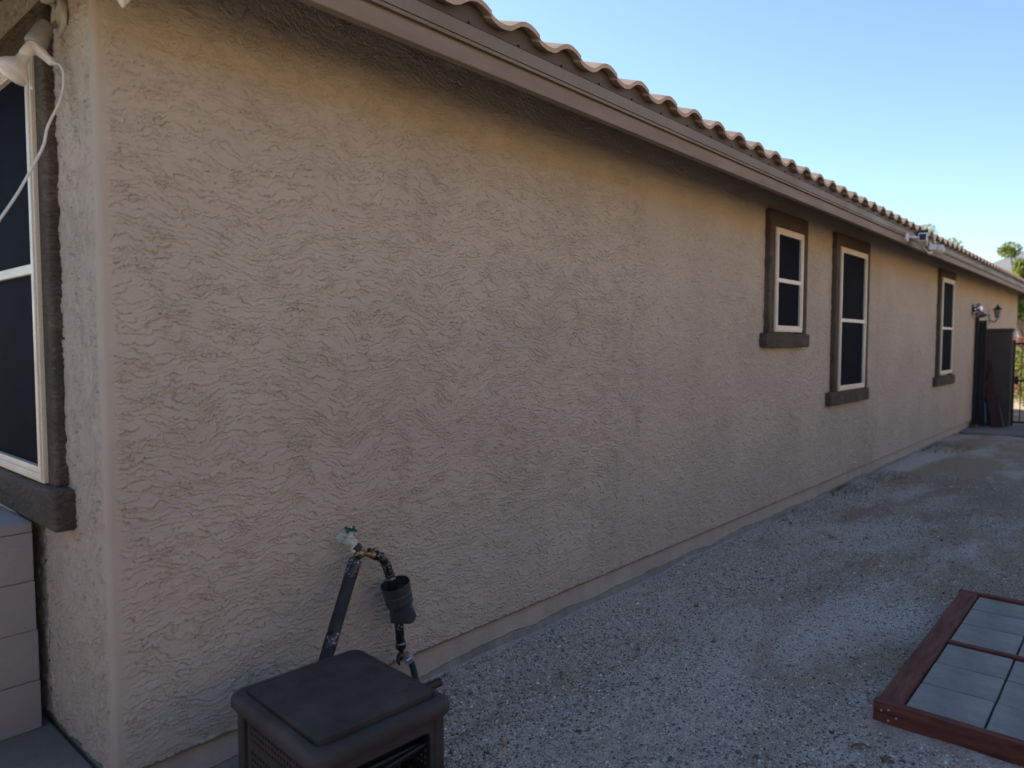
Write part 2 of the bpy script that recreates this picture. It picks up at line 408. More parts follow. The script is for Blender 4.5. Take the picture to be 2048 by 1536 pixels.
# ------------------------------------------------------------------ stucco relief (real geometry)
_P = np.random.default_rng(3).permutation(256); _P = np.concatenate([_P, _P, _P])
_G = np.stack([np.cos(np.arange(16)*np.pi/8+.2), np.sin(np.arange(16)*np.pi/8+.2)], -1).astype(np.float32)
def gn(x, y, sd=0):
    xi = np.floor(x); yi = np.floor(y); xf = (x-xi).astype(np.float32); yf = (y-yi).astype(np.float32)
    xi = xi.astype(np.int32) & 255; yi = (yi.astype(np.int32)+sd*37) & 255
    u = xf*xf*xf*(xf*(xf*6-15)+10); v = yf*yf*yf*(yf*(yf*6-15)+10)
    def g(a, b, dx, dy):
        h = _P[_P[a & 255]+(b & 255)] & 15; q = _G[h]; return q[..., 0]*dx+q[..., 1]*dy
    a = g(xi, yi, xf, yf); b = g(xi+1, yi, xf-1, yf); c = g(xi, yi+1, xf, yf-1); d = g(xi+1, yi+1, xf-1, yf-1)
    return (a+(b-a)*u+(c-a)*v+(a-b-c+d)*u*v)*1.4
def fbm(x, y, o, r=.55, sd=0):
    s = 0; a = 1; t = 0
    for k in range(o):
        s = s+a*gn(x*2**k+k*17.3, y*2**k-k*9.1, sd+k); t += a; a *= r
    return s/t*1.25
def ss(x, a, b):
    t = np.clip((x-a)/(b-a), 0, 1); return t*t*(3-2*t)
def lace(u, z):
    """height (0..about 1.4) of hand trowelled lace plaster"""
    tri = np.abs(((u+.3*fbm(u*.8, z*.8, 2, sd=1)) % .62)-.31)
    sway = tri*.30*ss(fbm(u*.7, z*.7, 2, sd=2), -.2, .45)
    v = z+sway+.06*fbm(u*1.6, z*2.2, 2, sd=3)
    wv = .012*fbm(u*42, z*42, 3, .7, sd=4)
    wu = .018*fbm(u*26, z*26, 3, .7, sd=5)
    U = u+wu; V = v+wv
    t1 = V*43+2.0*fbm(U*6.5, V*10, 3, .55, sd=6); s1 = t1 % 1.
    a1 = .15+.85*ss(fbm(U*14, V*30, 3, .6, sd=7), -.40, .2)
    e1 = ((1-s1)-.95*ss(s1, .80, .93))*a1
    t2 = V*74+2.1*fbm(U*15, V*24, 2, .5, sd=8); s2 = t2 % 1.
    a2 = ss(fbm(u*8, v*13, 2, .6, sd=9), -.25, .3)
    e2 = ((1-s2)-.9*ss(s2, .76, .92))*a2
    pit = ss(fbm(u*60, z*75, 2, .6, sd=10), -.62, -.40)
    return e1*.85+e2*.65+pit*.3*ss(fbm(u*5, z*8, 3, sd=12), -.3, .3)+.3*fbm(u*9, z*14, 3, sd=11)

RC = .016
def wall_pos(s, h):
    """s>0 runs along the long wall, s<0 round the corner along the left wall; h is the relief"""
    arc = RC*math.pi/2; x = np.empty_like(s); y = np.empty_like(s)
    t = np.clip((s+arc/2)/arc, 0, 1); ang = math.pi - 0 + t*math.pi/2      # normal from -x to -y
    nx_, ny_ = np.cos(ang), np.sin(ang)
    cx, cy = HX0+RC, HY0+RC
    x = cx+nx_*RC + np.maximum(0, s-arc/2); y = cy+ny_*RC + np.maximum(0, -s-arc/2)
    return x+nx_*h, y+ny_*h
def patch(s_arr, z_arr, amp=.0050):
    Sg, Zg = np.meshgrid(s_arr, z_arr, indexing='ij'); Sf = Sg.astype(np.float64); Zf = Zg.astype(np.float64)
    h = np.empty(Sf.shape)
    pos_ = s_arr >= 0
    if pos_.any(): h[pos_] = lace(Sf[pos_]+HX0, Zf[pos_])
    if (~pos_).any(): h[~pos_] = lace(Zf[~pos_]*.9+.5*Sf[~pos_]+40, Sf[~pos_]*.9-.15*Zf[~pos_]+9)
    edge = np.abs(Sf)+.014*fbm(Sf*9, Zf*14, 3, sd=20)
    h = h*(.06+.94*ss(edge, .020, .042))
    h = h*amp*np.where(Sf < 0, 1.7, 1+.07*Sf) + .0010*fbm(Sf*3, Zf*3, 2, sd=21)
    X, Y = wall_pos(Sf, h)
    V = np.stack([X, Y, Zf], -1).reshape(-1, 3); a, b = Sf.shape
    I = np.arange(a*b).reshape(a, b)
    F = np.stack([I[:-1, :-1], I[1:, :-1], I[1:, 1:], I[:-1, 1:]], -1).reshape(-1, 4)
    return V, F
def bigmesh(name, parts, mat, parent):
    V = np.concatenate([p[0] for p in parts]); o_ = 0; FF = []
    for p in parts: FF.append(p[1]+o_); o_ += len(p[0])
    F = np.concatenate(FF); V = V-np.array(ORG[parent.name])
    me = bpy.data.meshes.new(name); me.vertices.add(len(V)); me.vertices.foreach_set('co', V.astype(np.float32).ravel())
    me.loops.add(F.size); me.loops.foreach_set('vertex_index', F.ravel().astype(np.int32))
    me.polygons.add(len(F)); me.polygons.foreach_set('loop_start', (np.arange(len(F))*4).astype(np.int32))
    me.polygons.foreach_set('loop_total', np.full(len(F), 4, np.int32)); me.polygons.foreach_set('use_smooth', np.ones(len(F), bool))
    me.update(calc_edges=True)
    ob = bpy.data.objects.new(name, me); COL.objects.link(ob); me.materials.append(M[mat]); ob.parent = parent; ORG[ob.name] = ORG[parent.name]
    return ob
# ------------------------------------------------------------------ house
HX0, HX1, HY0, HY1 = .86, 21.68, 2.514, 13.0
house = thing('house', (HX0, HY0, 0), 'long single storey tan stucco house with brown eaves and a curved tile roof', 'house')
_b = MB().box(HX0+.012, HX1-.004, HY0+.012, HY1, .166, 2.98)
zf_ = np.arange(.165, 2.972, .0026)
parts = [patch(np.arange(-.62, 3.3, .0026), zf_), patch(np.arange(3.298, 8.8, .005), np.arange(.165, 2.972, .0045)),
         patch(np.arange(8.795, HX1-HX0, .011), np.arange(.165, 2.972, .008)), patch(np.arange(-2.6, -.617, .008), np.arange(.165, 2.972, .008)),
         (np.array(_b.v), np.array(_b.f))]
# turn the plaster edge in under its bottom
bot = np.array([-.62+.02*k for k in range(int((HX1-HX0+.62)/.02))]); bx0, by0 = wall_pos(bot, np.full(bot.shape, .0015)); bx1, by1 = wall_pos(bot, np.full(bot.shape, -.013))
bv = np.stack([np.r_[bx0, bx1], np.r_[by0, by1], np.full(2*len(bot), .1652)], -1); k_ = np.arange(len(bot)-1); n_b = len(bot)
parts.append((bv, np.stack([k_, k_+n_b, k_+n_b+1, k_+1], -1)))
bigmesh('wall', parts, 'lace', house)
MB().box(HX0+.014, HX1-.014, HY0+.014, HY1-.014, -.15, .170).build('foundation', 'foundation', house, bevel=.004)
# weep lip under the stucco
def sweep(prof, close=True):
    """closed profile (outset from wall, z) carried round the house with mitred corners"""
    mb = MB(); n = len(prof); cs = []
    for (cx, cy, sx, sy) in ((HX0, HY0, -1, -1), (HX1, HY0, 1, -1), (HX1, HY1, 1, 1), (HX0, HY1, -1, 1)):
        cs.append([(cx+sx*o_, cy+sy*o_, z_) for o_, z_ in prof])
    vs = [q for c in cs for q in c]; fs = []
    for i in range(4):
        j = (i+1) % 4
        for k in range(n):
            l = (k+1) % n
            fs.append((i*n+k, j*n+k, j*n+l, i*n+l))
    return mb.add(vs, fs)
sweep([(-.01, .157), (.004, .157), (.004, .167), (-.01, .167)]).build('weep_screed', 'flashing', house)
roof = sweep([(-.05, 2.978), (.42, 2.803), (.42, 2.858), (-.05, 3.018)]).build('roof', 'soffit', house)
sweep([(.412, 2.706), (.45, 2.706), (.45, 2.7745), (.44, 2.7745), (.44, 2.79), (.412, 2.79)]).build('fascia', 'fascia', roof, bevel=.002, seg=1)
sweep([(.40, 2.785), (.458, 2.785), (.458, 2.7985), (.455, 2.7985), (.455, 2.8005), (.463, 2.8005), (.463, 2.856), (.446, 2.862), (.40, 2.862)]).build('drip_edge', 'flashing', roof)
# tiles
TU = np.array([0, .05, .11, .18, .25, .32, .39, .45, .50, .55, .61, .67, .73, .79, .85, .91, .96, 1.01])
TZ = np.array([.024, .013, .006, .001, 0, .002, .010, .022, .035, .047, .059, .066, .069, .068, .064, .056, .047, .037])
TZ = TZ*.79
def tile_mesh(mb, u0, W, place, d0, z0, th, L, jit):
    n = len(TU); vs = []; dz = L/3
    for (dd, zz) in ((0, 0), (L, dz)):
        for top in (0, 1):
            for a, b in zip(TU, TZ):
                vs.append(place(u0+a*W+jit, d0+dd, z0+b+zz+top*th))
    fs = []
    A, B, C, D_ = 0, n, 2*n, 3*n      # front-bottom, front-top, back-bottom, back-top
    for k in range(n-1):
        fs += [(B+k, B+k+1, D_+k+1, D_+k), (A+k+1, A+k, C+k, C+k+1), (A+k, A+k+1, B+k+1, B+k)]
    fs += [(A, B, D_, C), (A+n-1, C+n-1, D_+n-1, B+n-1)]
    mb.add(vs, fs)
def face(mb, length_u, place, ncourse, expo=.36, W=.3048):
    for k in range(ncourse):
        d = k*expo
        N = int(length_u/W)+1
        for i in range(N):
            u = i*W
            if u < d-.1 or u+W > length_u-d+.1: continue
            tile_mesh(mb, u, W, place, d, 2.898+d/3, .021, expo+.05, random.uniform(-.002, .002))
OUT = .470; U0 = .355
tb = MB(); face(tb, HX1-HX0+2*OUT+.1, lambda u, d, z: (U0+u, HY0-OUT+d, z+random.uniform(-.0006, .0006)), 15)
tb.build('roof_tiles', 'tile', roof, smooth=True)
tb = MB(); face(tb, HY1-HY0+2*OUT, lambda u, d, z: (HX0-OUT+d, HY1+OUT-u, z), 15); tb.build('roof_tiles', 'tile', roof, smooth=True)
# closed roof deck under the tiles
rz = 2.86; hd = (HY1-HY0)/2+.43; pk = rz+hd/3
a0, a1, b0, b1 = HX0-.43, HX1+.43, HY0-.43, HY1+.43; ym = (HY0+HY1)/2
MB().add([(a0, b0, rz), (a1, b0, rz), (a1, b1, rz), (a0, b1, rz), (a0+hd, ym, pk), (a1-hd, ym, pk)],
         [(0, 1, 5, 4), (1, 2, 5), (2, 3, 4, 5), (3, 0, 4)]).build('roof_deck', 'birdstop', roof)
# bird stop: scalloped metal closure under the tile line with weep notches
bs = MB(); y1 = HY0-.425; N = 71; pts = []
for i in range(N):
    for a, b in zip(TU[:-1], TZ[:-1]):
        pts.append((U0+(i+a)*.3048, 2.911+b+.004))
pts = [p for p in pts if p[0] < HX1+.45]
vs = []
for x_, z_ in pts: vs += [(x_, y1, 2.857), (x_, y1, z_), (x_, y1+.012, 2.857), (x_, y1+.012, z_)]
fs = []
for i in range(len(pts)-1):
    a = i*4; fs += [(a, a+4, a+5, a+1), (a+1, a+5, a+7, a+3), (a+2, a+3, a+7, a+6)]
bs.add(vs, fs).build('bird_stop', 'birdstop', roof)
for i in range(72):
    xx = 2.063-5*.2975+i*.2975
    if xx > HX1: break
    MB().box(xx-.0035, xx+.0035, HY0-.4645, HY0-.456, 2.855, 2.868).build('weep_notch', 'dark', roof)
MB().box(HX0-.45, HX1+.45, HY0-.4642, HY0-.45, 2.8550, 2.8572).build('flashing_seam', 'dark', roof)

def ring_xz(x0, x1, z0, z1, ix0, ix1, iz0, iz1, yf, yb, nobottom=False):
    """frame facing -y; U-shaped when nobottom"""
    mb = MB(); o_ = [(x0, z0), (x0, z1), (x1, z1), (x1, z0)]; i_ = [(ix0, iz0), (ix0, iz1), (ix1, iz1), (ix1, iz0)]
    if nobottom: i_[0] = (ix0, z0); i_[3] = (ix1, z0)
    vs = [(x, yf, z) for x, z in o_+i_]+[(x, yb, z) for x, z in o_+i_]
    fs = []
    rg = range(3) if nobottom else range(4)
    for k in rg:
        l = (k+1) % 4
        fs += [(k, l, 4+l, 4+k), (8+k, 12+k, 12+l, 8+l), (k, 8+k, 8+l, l), (4+k, 4+l, 12+l, 12+k)]
    if nobottom: fs += [(0, 4, 12, 8), (3, 11, 15, 7)]
    return mb.add(vs, fs)
def swapxy(mb, X):      # turn a -y facing build into a -x facing one: y'->x, x->y
    mb.v = [(y_, x_, z_) for x_, y_, z_ in mb.v]; mb.f = [tuple(reversed(f)) for f in mb.f]; return mb

def window(label, x0, x1, ztop, sx0, sx1, sz0, sz1, fx0, fx1, fz0, fz1, bz, W, facing='y', t=.055, st=.075, ft=.068, fw=.062, bot=.055):
    fix = (lambda m: swapxy(m, 0)) if facing == 'x' else (lambda m: m)
    tr = fix(ring_xz(x0, x1, sz1-.004, ztop, fx0+.03, fx1-.03, 0, fz1-.03, W-t, W+.01, True)).build('window', 'trim', house, bevel=.014, seg=3)
    tr['label'] = label
    fix(MB().box(sx0, sx1, W-st, W+.01, sz0, sz1)).build('sill', 'trim', tr, bevel=.016, seg=3)
    fix(ring_xz(fx0, fx1, fz0, fz1, fx0+fw, fx1-fw, fz0+bot, fz1-fw*.9, W-ft, W-t+.03)).build('frame', 'frame', tr, bevel=.003, seg=2)
    fix(ring_xz(fx0+.012, fx1-.012, fz0+.012, fz1-.012, fx0+fw*.62, fx1-fw*.62, fz0+bot*.6, fz1-fw*.55, W-ft-.006, W-ft+.004)).build('screen_frame', 'frame', tr, bevel=.002, seg=1)
    fix(MB().box(fx0+fw-.005, fx1-fw+.005, W-ft+.002, W-t+.02, bz-.018, bz+.018)).build('mullion', 'frame', tr, bevel=.002, seg=1)
    fix(MB().box(fx0+fw-.004, fx1-fw+.004, W-ft+.018, W-t+.026, bz+.0185, fz1-fw*.9+.004)).build('screen', 'screen', tr)
    fix(MB().box(fx0+fw-.004, fx1-fw+.004, W-ft+.018, W-t+.026, fz0+bot-.004, bz-.0185)).build('screen', 'screen', tr)
    return tr
window('shortest window, nearest on the long wall', 6.11, 7.01, 2.765, 6.03, 7.045, 1.575, 1.70, 6.205, 6.855, 1.712, 2.615, 2.163, HY0)
window('tall middle window of the long wall', 7.85, 9.03, 2.765, 7.73, 9.045, .96, 1.10, 7.945, 8.865, 1.108, 2.622, 1.858, HY0)
window('tall far window of the long wall', 12.775, 13.90, 2.78, 12.64, 13.98, .95, 1.095, 12.84, 13.76, 1.13, 2.645, 1.858, HY0, fw=.075)
window('large window round the corner at the left edge', 2.866, 4.70, 2.782, 2.792, 4.78, .95, 1.095, 2.957, 4.61, 1.10, 2.645, 1.872, HX0, facing='x', t=.04, st=.075, ft=.055, fw=.065)

# ------------------------------------------------------------------ floodlight at the corner (on the x = .86 wall)
fl = thing('floodlight', (.86, 2.775, 2.69), 'white floodlight with adapter and pull chain above the left window by the corner', 'floodlight')
MB().lathe((.850, 2.765, 2.69), (-1, 0, 0), [(0, .062), (.006, .062), (.014, .056), (.017, .02)], 28).build('mounting_plate', 'white_metal', fl, smooth=True)
MB().ringpath(curve_pts([(.845, 2.765, 2.675), (.825, 2.76, 2.655), (.808, 2.757, 2.648)], 4), .010, 10).build('knuckle', 'grey_metal', fl, smooth=True)
ax = (-.30, .0, -1)
a_ = Vector((.806, 2.755, 2.655)); d_ = (Vector((.768, 2.75, 2.572))-a_).normalized()
MB().lathe(a_, d_, [(0, .012), (.004, .021), (.02, .026), (.06, .030), (.088, .033), (.094, .029)], 24).build('lamp_socket', 'grey_metal', fl, smooth=True)
MB().ringpath(curve_pts([(.845, 2.765, 2.712), (.825, 2.76, 2.725), (.812, 2.757, 2.728)], 4), .009, 10).build('knuckle', 'grey_metal', fl, smooth=True)
MB().lathe((.812, 2.757, 2.722), (-.25, 0, 1), [(0, .012), (.004, .021), (.03, .027), (.08, .031), (.10, .045), (.14, .058), (.145, .05)], 24).build('lamp_socket', 'white_metal', fl, smooth=True)
ad = MB().lathe(a_+d_*.088, d_, [(0, .017), (.004, .020), (.02, .020), (.03, .017)], 20)
d2 = (Vector((.722, 2.748, 2.508))-Vector((.764, 2.75, 2.570))).normalized()
ad.lathe((.765, 2.75, 2.572), d2, [(0, .012), (.012, .0195), (.045, .0185), (.055, .016)], 20)
ado = ad.build('adapter', 'white', fl, smooth=True)
bd = (Vector((.694, 2.75, 2.459))-Vector((.735, 2.75, 2.523))).normalized()
MB().lathe(Vector((.740, 2.75, 2.530)), bd, [(0, .015), (.012, .017), (.028, .021), (.045, .036), (.062, .047), (.074, .052), (.080, .052)], 28).build('bulb', 'white', fl, smooth=True)
MB().lathe(Vector((.740, 2.75, 2.530))+bd*.0795, bd, [(0, .050), (.003, .046), (.006, .02)], 28).build('lens', 'lens', fl, smooth=True)
pd = (Vector((.815, 2.72, 2.512))-Vector((.768, 2.745, 2.562))).normalized()
MB().lathe(Vector((.768, 2.745, 2.562)), pd, [(0, .014), (.004, .017), (.030, .016), (.032, .0145), (.062, .013), (.066, .009)], 8).build('plug_outlet', 'white', fl, bevel=.001)
MB().ringpath([(.752, 2.735, 2.55), (.750, 2.73, 2.50), (.749, 2.73, 2.43)], .0012, 6).lathe((.749, 2.73, 2.432), (0, 0, -1), [(0, .002), (.004, .004), (.010, .004), (.013, .002)], 8).build('pull_chain', 'white', fl, smooth=True)
tip = Vector((.768, 2.745, 2.562))+pd*.06
cp = curve_pts([tip, (.822, 2.695, 2.508), (.828, 2.684, 2.47), (.815, 2.68, 2.395), (.776, 2.68, 2.30), (.761, 2.68, 2.235), (.721, 2.68, 2.146), (.683, 2.68, 2.068), (.637, 2.68, 1.988), (.557, 2.68, 1.856), (.40, 2.7, 1.66), (.2, 2.75, 1.5)], 8)
tag(MB().ringpath(cp, [.0075 if k < 4 else .0042 for k in range(len(cp))], 10).build('power_cord', 'cord', smooth=True, org=tuple(tip)), 'white power cord hanging from the floodlight across the left window', 'cord')

# faceted white lamp hanging from the eave at the corner
pl = thing('eave_lamp', (.851, 2.25, 2.60), 'white pointed lamp hanging under the eave at the top left corner', 'lamp')
h0 = MB(); q = .052; zt = 2.634; c0 = (.851, 2.25)
h0.add([(c0[0], c0[1], 2.562), (c0[0]-q, c0[1]-.01, zt), (c0[0], c0[1]-q, zt), (c0[0]+q, c0[1]+.01, zt), (c0[0], c0[1]+q, zt)], [(0, 2, 1), (0, 3, 2), (0, 4, 3), (0, 1, 4), (1, 2, 3, 4)])
h0.build('shade', 'white', pl, bevel=.003)
MB().ringpath([(c0[0], c0[1], zt-.003), (c0[0], c0[1], 2.77)], .006, 10).build('hanging_rod', 'white_metal', pl)

# ------------------------------------------------------------------ block stack left of the corner
bz = [(.13, .316), (.3175, .514), (.5155, .704), (.7055, .891)]
names = ['lowest', 'second lowest', 'second highest', 'highest']
for k, (z0, z1) in enumerate(bz):
    j = [.000, .004, -.002, .001][k]
    o = MB().box(.424, .821-.003*k+j*.5, 3.141+j, 3.541+j, z0, z1).build('concrete_block', 'block', bevel=.004, seg=2, org=(.62, 3.34, z0))
    tag(o, f'pinkish grey concrete block, {names[k]} full block of the stack left of the house corner', 'block', 'stacked concrete blocks by the house corner')
o = MB().box(.38, .812, 3.141, 3.56, .8925, .932).build('cap_block', 'block', bevel=.005, seg=2, org=(.6, 3.35, .8925))
tag(o, 'thin flat cap slab lying on top of the concrete block stack', 'cap slab')

# ------------------------------------------------------------------ faucet and plumbing
fa = thing('outdoor_faucet', (1.757, 2.50, .785), 'pale weathered wall faucet with a green cross handle', 'faucet')
fb = MB().lathe((1.757, 2.516, .785), (0, -1, 0), [(0, .032), (.006, .030), (.010, .016), (.03, .014), (.05, .015)], 20)
fb.lathe((1.755, 2.478, .782), (.05, -1, .15), [(0, .014), (.015, .022), (.04, .023), (.058, .014)], 18)
fb.lathe((1.757, 2.450, .785), (0, -.10, 1), [(0, .016), (.02, .015), (.03, .011), (.05, .009)], 14)
fb.lathe((1.762, 2.440, .785), (.12, -.35, -1), [(0, .016), (.02, .015), (.03, .018), (.042, .018)], 16)
fb.build('faucet_body', 'verdigris', fa, smooth=True)
hm = MB().lathe((1.757, 2.445, .832), (0, -.1, 1), [(0, .010), (.012, .010), (.014, .006)], 12)
for an in (20, 110):
    cx, sx_ = math.cos(R(an)), math.sin(R(an))
    c = Vector((1.757, 2.445, .838)); d = Vector((cx, sx_, .12))*.030
    hm.ringpath([c-d, c-d*.8, c-d*.5, c+d*.5, c+d*.8, c+d], [.004, .0072, .0045, .0045, .0072, .004], 10)
hm.build('handle', 'green', fa, smooth=True)
MB().lathe((1.757, 2.443, .846), (0, -.1, 1), [(0, .005), (.003, .004)], 10).build('handle_screw', 'steel_screw', fa)

sp = thing('hose_splitter', (1.777, 2.414, .74), 'brass hose splitter with black valve levers screwed under the faucet', 'hose splitter')
s_ = MB().lathe((1.770, 2.428, .748), (.3, -.25, -.35), [(0, .013), (.03, .014), (.035, .011)], 14)
s_.ringpath(curve_pts([(1.778, 2.42, .742), (1.80, 2.414, .735), (1.832, 2.412, .722)], 4), .0125, 12)
s_.ringpath(curve_pts([(1.778, 2.42, .742), (1.768, 2.416, .73), (1.757, 2.412, .712)], 4), .0125, 12)
s_.lathe((1.828, 2.412, .724), (1, 0, -.35), [(0, .0135), (.004, .0165), (.009, .0165), (.011, .0145), (.014, .0168), (.019, .0168), (.021, .013), (.03, .012)], 14)
s_.build('brass_body', 'brass', sp, smooth=True)
MB().lathe((1.768, 2.432, .768), (.28, -.3, -.5), [(0, .019), (.003, .022), (.022, .022), (.025, .018)], 16).build('collar', 'black_plastic', sp, smooth=True)
for (p, d) in (((1.758, 2.392, .735), (-.2, -1, .1)), ((1.808, 2.395, .748), (.1, -1, .4))):
    m_ = MB().lathe(p, d, [(0, .009), (.010, .010), (.014, .008)], 12)
    P = Vector(p)+Vector(d).normalized()*.012; m_.ringpath([P+Vector((-.006, 0, .004)), P+Vector((.012, 0, -.002)), P+Vector((.024, .0, .002))], [.005, .0045, .003], 8)
    m_.build('valve_lever', 'black_plastic', sp, smooth=True)

ip = thing('insulated_pipe', (1.54, 2.30, 0), 'straight black foam insulated pipe leaning from the faucet behind the brown box', 'insulated pipe')
A = Vector((1.752, 2.408, .722)); B = Vector((1.532, 2.295, .42)); dr = (B-A).normalized()
C2 = A+dr*.72
def seg(a, b): return [A+dr*(a+(b-a)*k/6) for k in range(7)]
fo = MB().ringpath(seg(.04, .72), .0255, 20); fo.build('foam_sleeve', 'foam', ip, smooth=True)
MB().ringpath([A+dr*k for k in (-.008, 0, .006, .03, .055, .082, .084)], [.014, .020, .0262, .0275, .0268, .0266, .0258], 20).build('tape_wrap', 'tape', ip, smooth=True)
MB().ringpath([A+dr*k for k in (.300, .301, .33, .365, .366)], [.0256, .0264, .0268, .0265, .0256], 20).build('tape_wrap', 'tape', ip, smooth=True)
MB().lathe(A+dr*-.03, dr, [(0, .011), (.028, .011)], 14).build('pipe_fitting', 'brass', ip, smooth=True)
rr = Vector((-.62, -.78, .05)).normalized()
e1 = A+dr*.305+rr*.0262; e2 = A+dr*.36+rr*.0262
MB().ringpath([e1, (e1+e2)/2+rr*.002, e2], .0028, 6).build('zip_tie', 'wood', ip)

hs = thing('water_filter', (1.97, 2.40, .30), 'taped black hose with an upside down black plastic pot sleeved over it beside the faucet', 'taped hose')
hp = curve_pts([(1.852, 2.412, .716), (1.885, 2.410, .700), (1.908, 2.408, .665), (1.922, 2.406, .625), (1.932, 2.404, .60)], 6)
MB().ringpath(hp, [.0205+random.uniform(-.0018, .0022) for k in range(len(hp))], 16).build('taped_hose', 'tape', hs, smooth=True)
MB().lathe((1.930, 2.404, .604), (.15, 0, -1), [(0, .021), (.006, .0215), (.010, .018)], 16).build('hose_clamp', 'chrome', hs, smooth=True)
MB().lathe((1.931, 2.404, .596), (.17, 0, -1), [(0, .020), (.05, .021)], 16).build('hose_neck', 'black_plastic', hs, smooth=True)
# pot: built on its own axis, the waist pinched and the lower end squashed oval
po = MB(); a = Vector((1.951, 2.400, .572)); d = Vector((.27, 0, -1)).normalized(); e = Vector((0, -1, 0)); g_ = d.cross(e)
prof = [(.000, .0495), (-.002, .0515), (.003, .0525), (.010, .0515), (.036, .0505), (.037, .0495), (.0385, .0495), (.0395, .0503), (.060, .0498), (.061, .0488), (.0625, .0488), (.0635, .0496), (.083, .0490), (.086, .0478), (.090, .0440), (.105, .0425), (.120, .0425), (.140, .0440), (.156, .0450), (.160, .0438)]
SEG = 40; vs = []
for (h_, r_) in prof:
    r_ *= 1.22; h_ *= 1.13
    for k in range(SEG):
        tt = 2*math.pi*k/SEG; low = max(0, (h_-.088)/.07)
        ca, sa = math.cos(tt), math.sin(tt)
        rx = r_*(1+.18*low*abs(sa)**3) * (1-.22*low*abs(ca)); hh = h_ + low*(-.012*sa) + low*.006*math.cos(2*tt)
        vs.append(a + d*hh + e*ca*rx + g_*sa*rx)
fs = []
for i in range(len(prof)-1):
    for k in range(SEG): fs.append((i*SEG+k, i*SEG+(k+1) % SEG, (i+1)*SEG+(k+1) % SEG, (i+1)*SEG+k))
fs.append(tuple(range((len(prof)-1)*SEG, len(prof)*SEG)))
n0 = len(vs); 
for k in range(SEG):
    tt = 2*math.pi*k/SEG; vs.append(a + d*.035 + (e*math.cos(tt) + g_*math.sin(tt))*.058)
for k in range(SEG): fs.append((k, n0+k, n0+(k+1) % SEG, (k+1) % SEG))
fs.append(tuple(range(n0, n0+SEG)))
po.add(vs, fs).build('plastic_pot', 'pot', hs, smooth=True)
lp = curve_pts([(1.972, 2.404, .425), (1.974, 2.404, .38), (1.979, 2.406, .335), (1.983, 2.406, .300)], 6)
MB().ringpath(lp, [.0195+random.uniform(-.001, .0012) for k in range(len(lp))], 16).build('taped_hose', 'tape', hs, smooth=True)
MB().lathe((1.983, 2.406, .306), (.05, 0, -1), [(0, .019), (.003, .0215), (.006, .0195), (.008, .0225), (.030, .0225), (.032, .017), (.042, .013)], 18).build('coupling', 'black_plastic', hs, smooth=True)
MB().lathe((1.983, 2.406, .3005), (.05, 0, -1), [(0, .0200), (.002, .0222), (.004, .0200)], 18).build('clamp_ring', 'chrome', hs, smooth=True)
v_ = MB().lathe((1.984, 2.404, .272), (.5, 0, -1), [(0, .012), (.02, .016), (.04, .014)], 14); v_.build('valve_body', 'brass', hs, smooth=True)
v2 = MB().lathe((1.968, 2.385, .255), (-1, -.6, -.1), [(-.012, .012), (.0, .016), (.018, .016), (.024, .010)], 12)
v2.ringpath([(1.955, 2.375, .268), (1.935, 2.368, .25), (1.94, 2.362, .228)], [.006, .008, .005], 8); v2.build('shutoff_lever', 'black_plastic', hs, smooth=True)
MB().lathe((2.005, 2.402, .243), (.65, -.05, -1), [(0, .017), (.018, .017), (.0185, .014)], 18).build('threaded_ring', 'chrome', hs, smooth=True)
MB().lathe((2.014, 2.401, .228), (.65, -.05, -1), [(0, .020), (.003, .024), (.026, .024), (.030, .018)], 6).build('hex_nut', 'chrome', hs, bevel=.001)
gp = curve_pts([(2.030, 2.40, .205), (2.045, 2.398, .17), (2.052, 2.38, .10), (2.02, 2.30, .04), (1.88, 2.16, .02), (1.66, 2.06, .06)], 6)
MB().ringpath(gp, .0145, 14).build('green_hose', 'green_hose', hs, smooth=True)

# ------------------------------------------------------------------ hose reel box
bx = thing('hose_reel_box', (1.302, 1.882, 0), 'brown resin hose reel box with a raised lid panel standing by the faucet', 'hose reel box', rotz=R(-3.5), world=False)
def rrect(hx, hy, r, n=6):
    out = []
    for (sx, sy, a0_) in ((1, 1, 0), (-1, 1, 90), (-1, -1, 180), (1, -1, 270)):
        for k in range(n+1):
            t_ = R(a0_+90*k/n); out.append((sx*(hx-r)+r*math.cos(t_), sy*(hy-r)+r*math.sin(t_)))
    return out
def loft(mb, layers):
    n = len(layers[0]); vs = [q for l in layers for q in l]; fs = []
    for i in range(len(layers)-1):
        for k in range(n): fs.append((i*n+k, i*n+(k+1) % n, (i+1)*n+(k+1) % n, (i+1)*n+k))
    fs.append(tuple(reversed(range(n)))); fs.append(tuple(range((len(layers)-1)*n, len(layers)*n)))
    return mb.add(vs, fs)
LX, LY = .246, .274
def tz(x, y): return .497 + .004*(1-(x/LX)**2)*(1-(y/LY)**2)
L = []
for (ins, z_) in ((.018, .450), (.003, .451), (0, .455), (0, .474), (.002, .483), (.007, .4905), (.014, .4955), (.022, .4985), (.032, .4995)):
    L.append([(x, y, z_) for x, y in rrect(LX-ins, LY-ins, max(.02, .045-ins*.5), 8)])
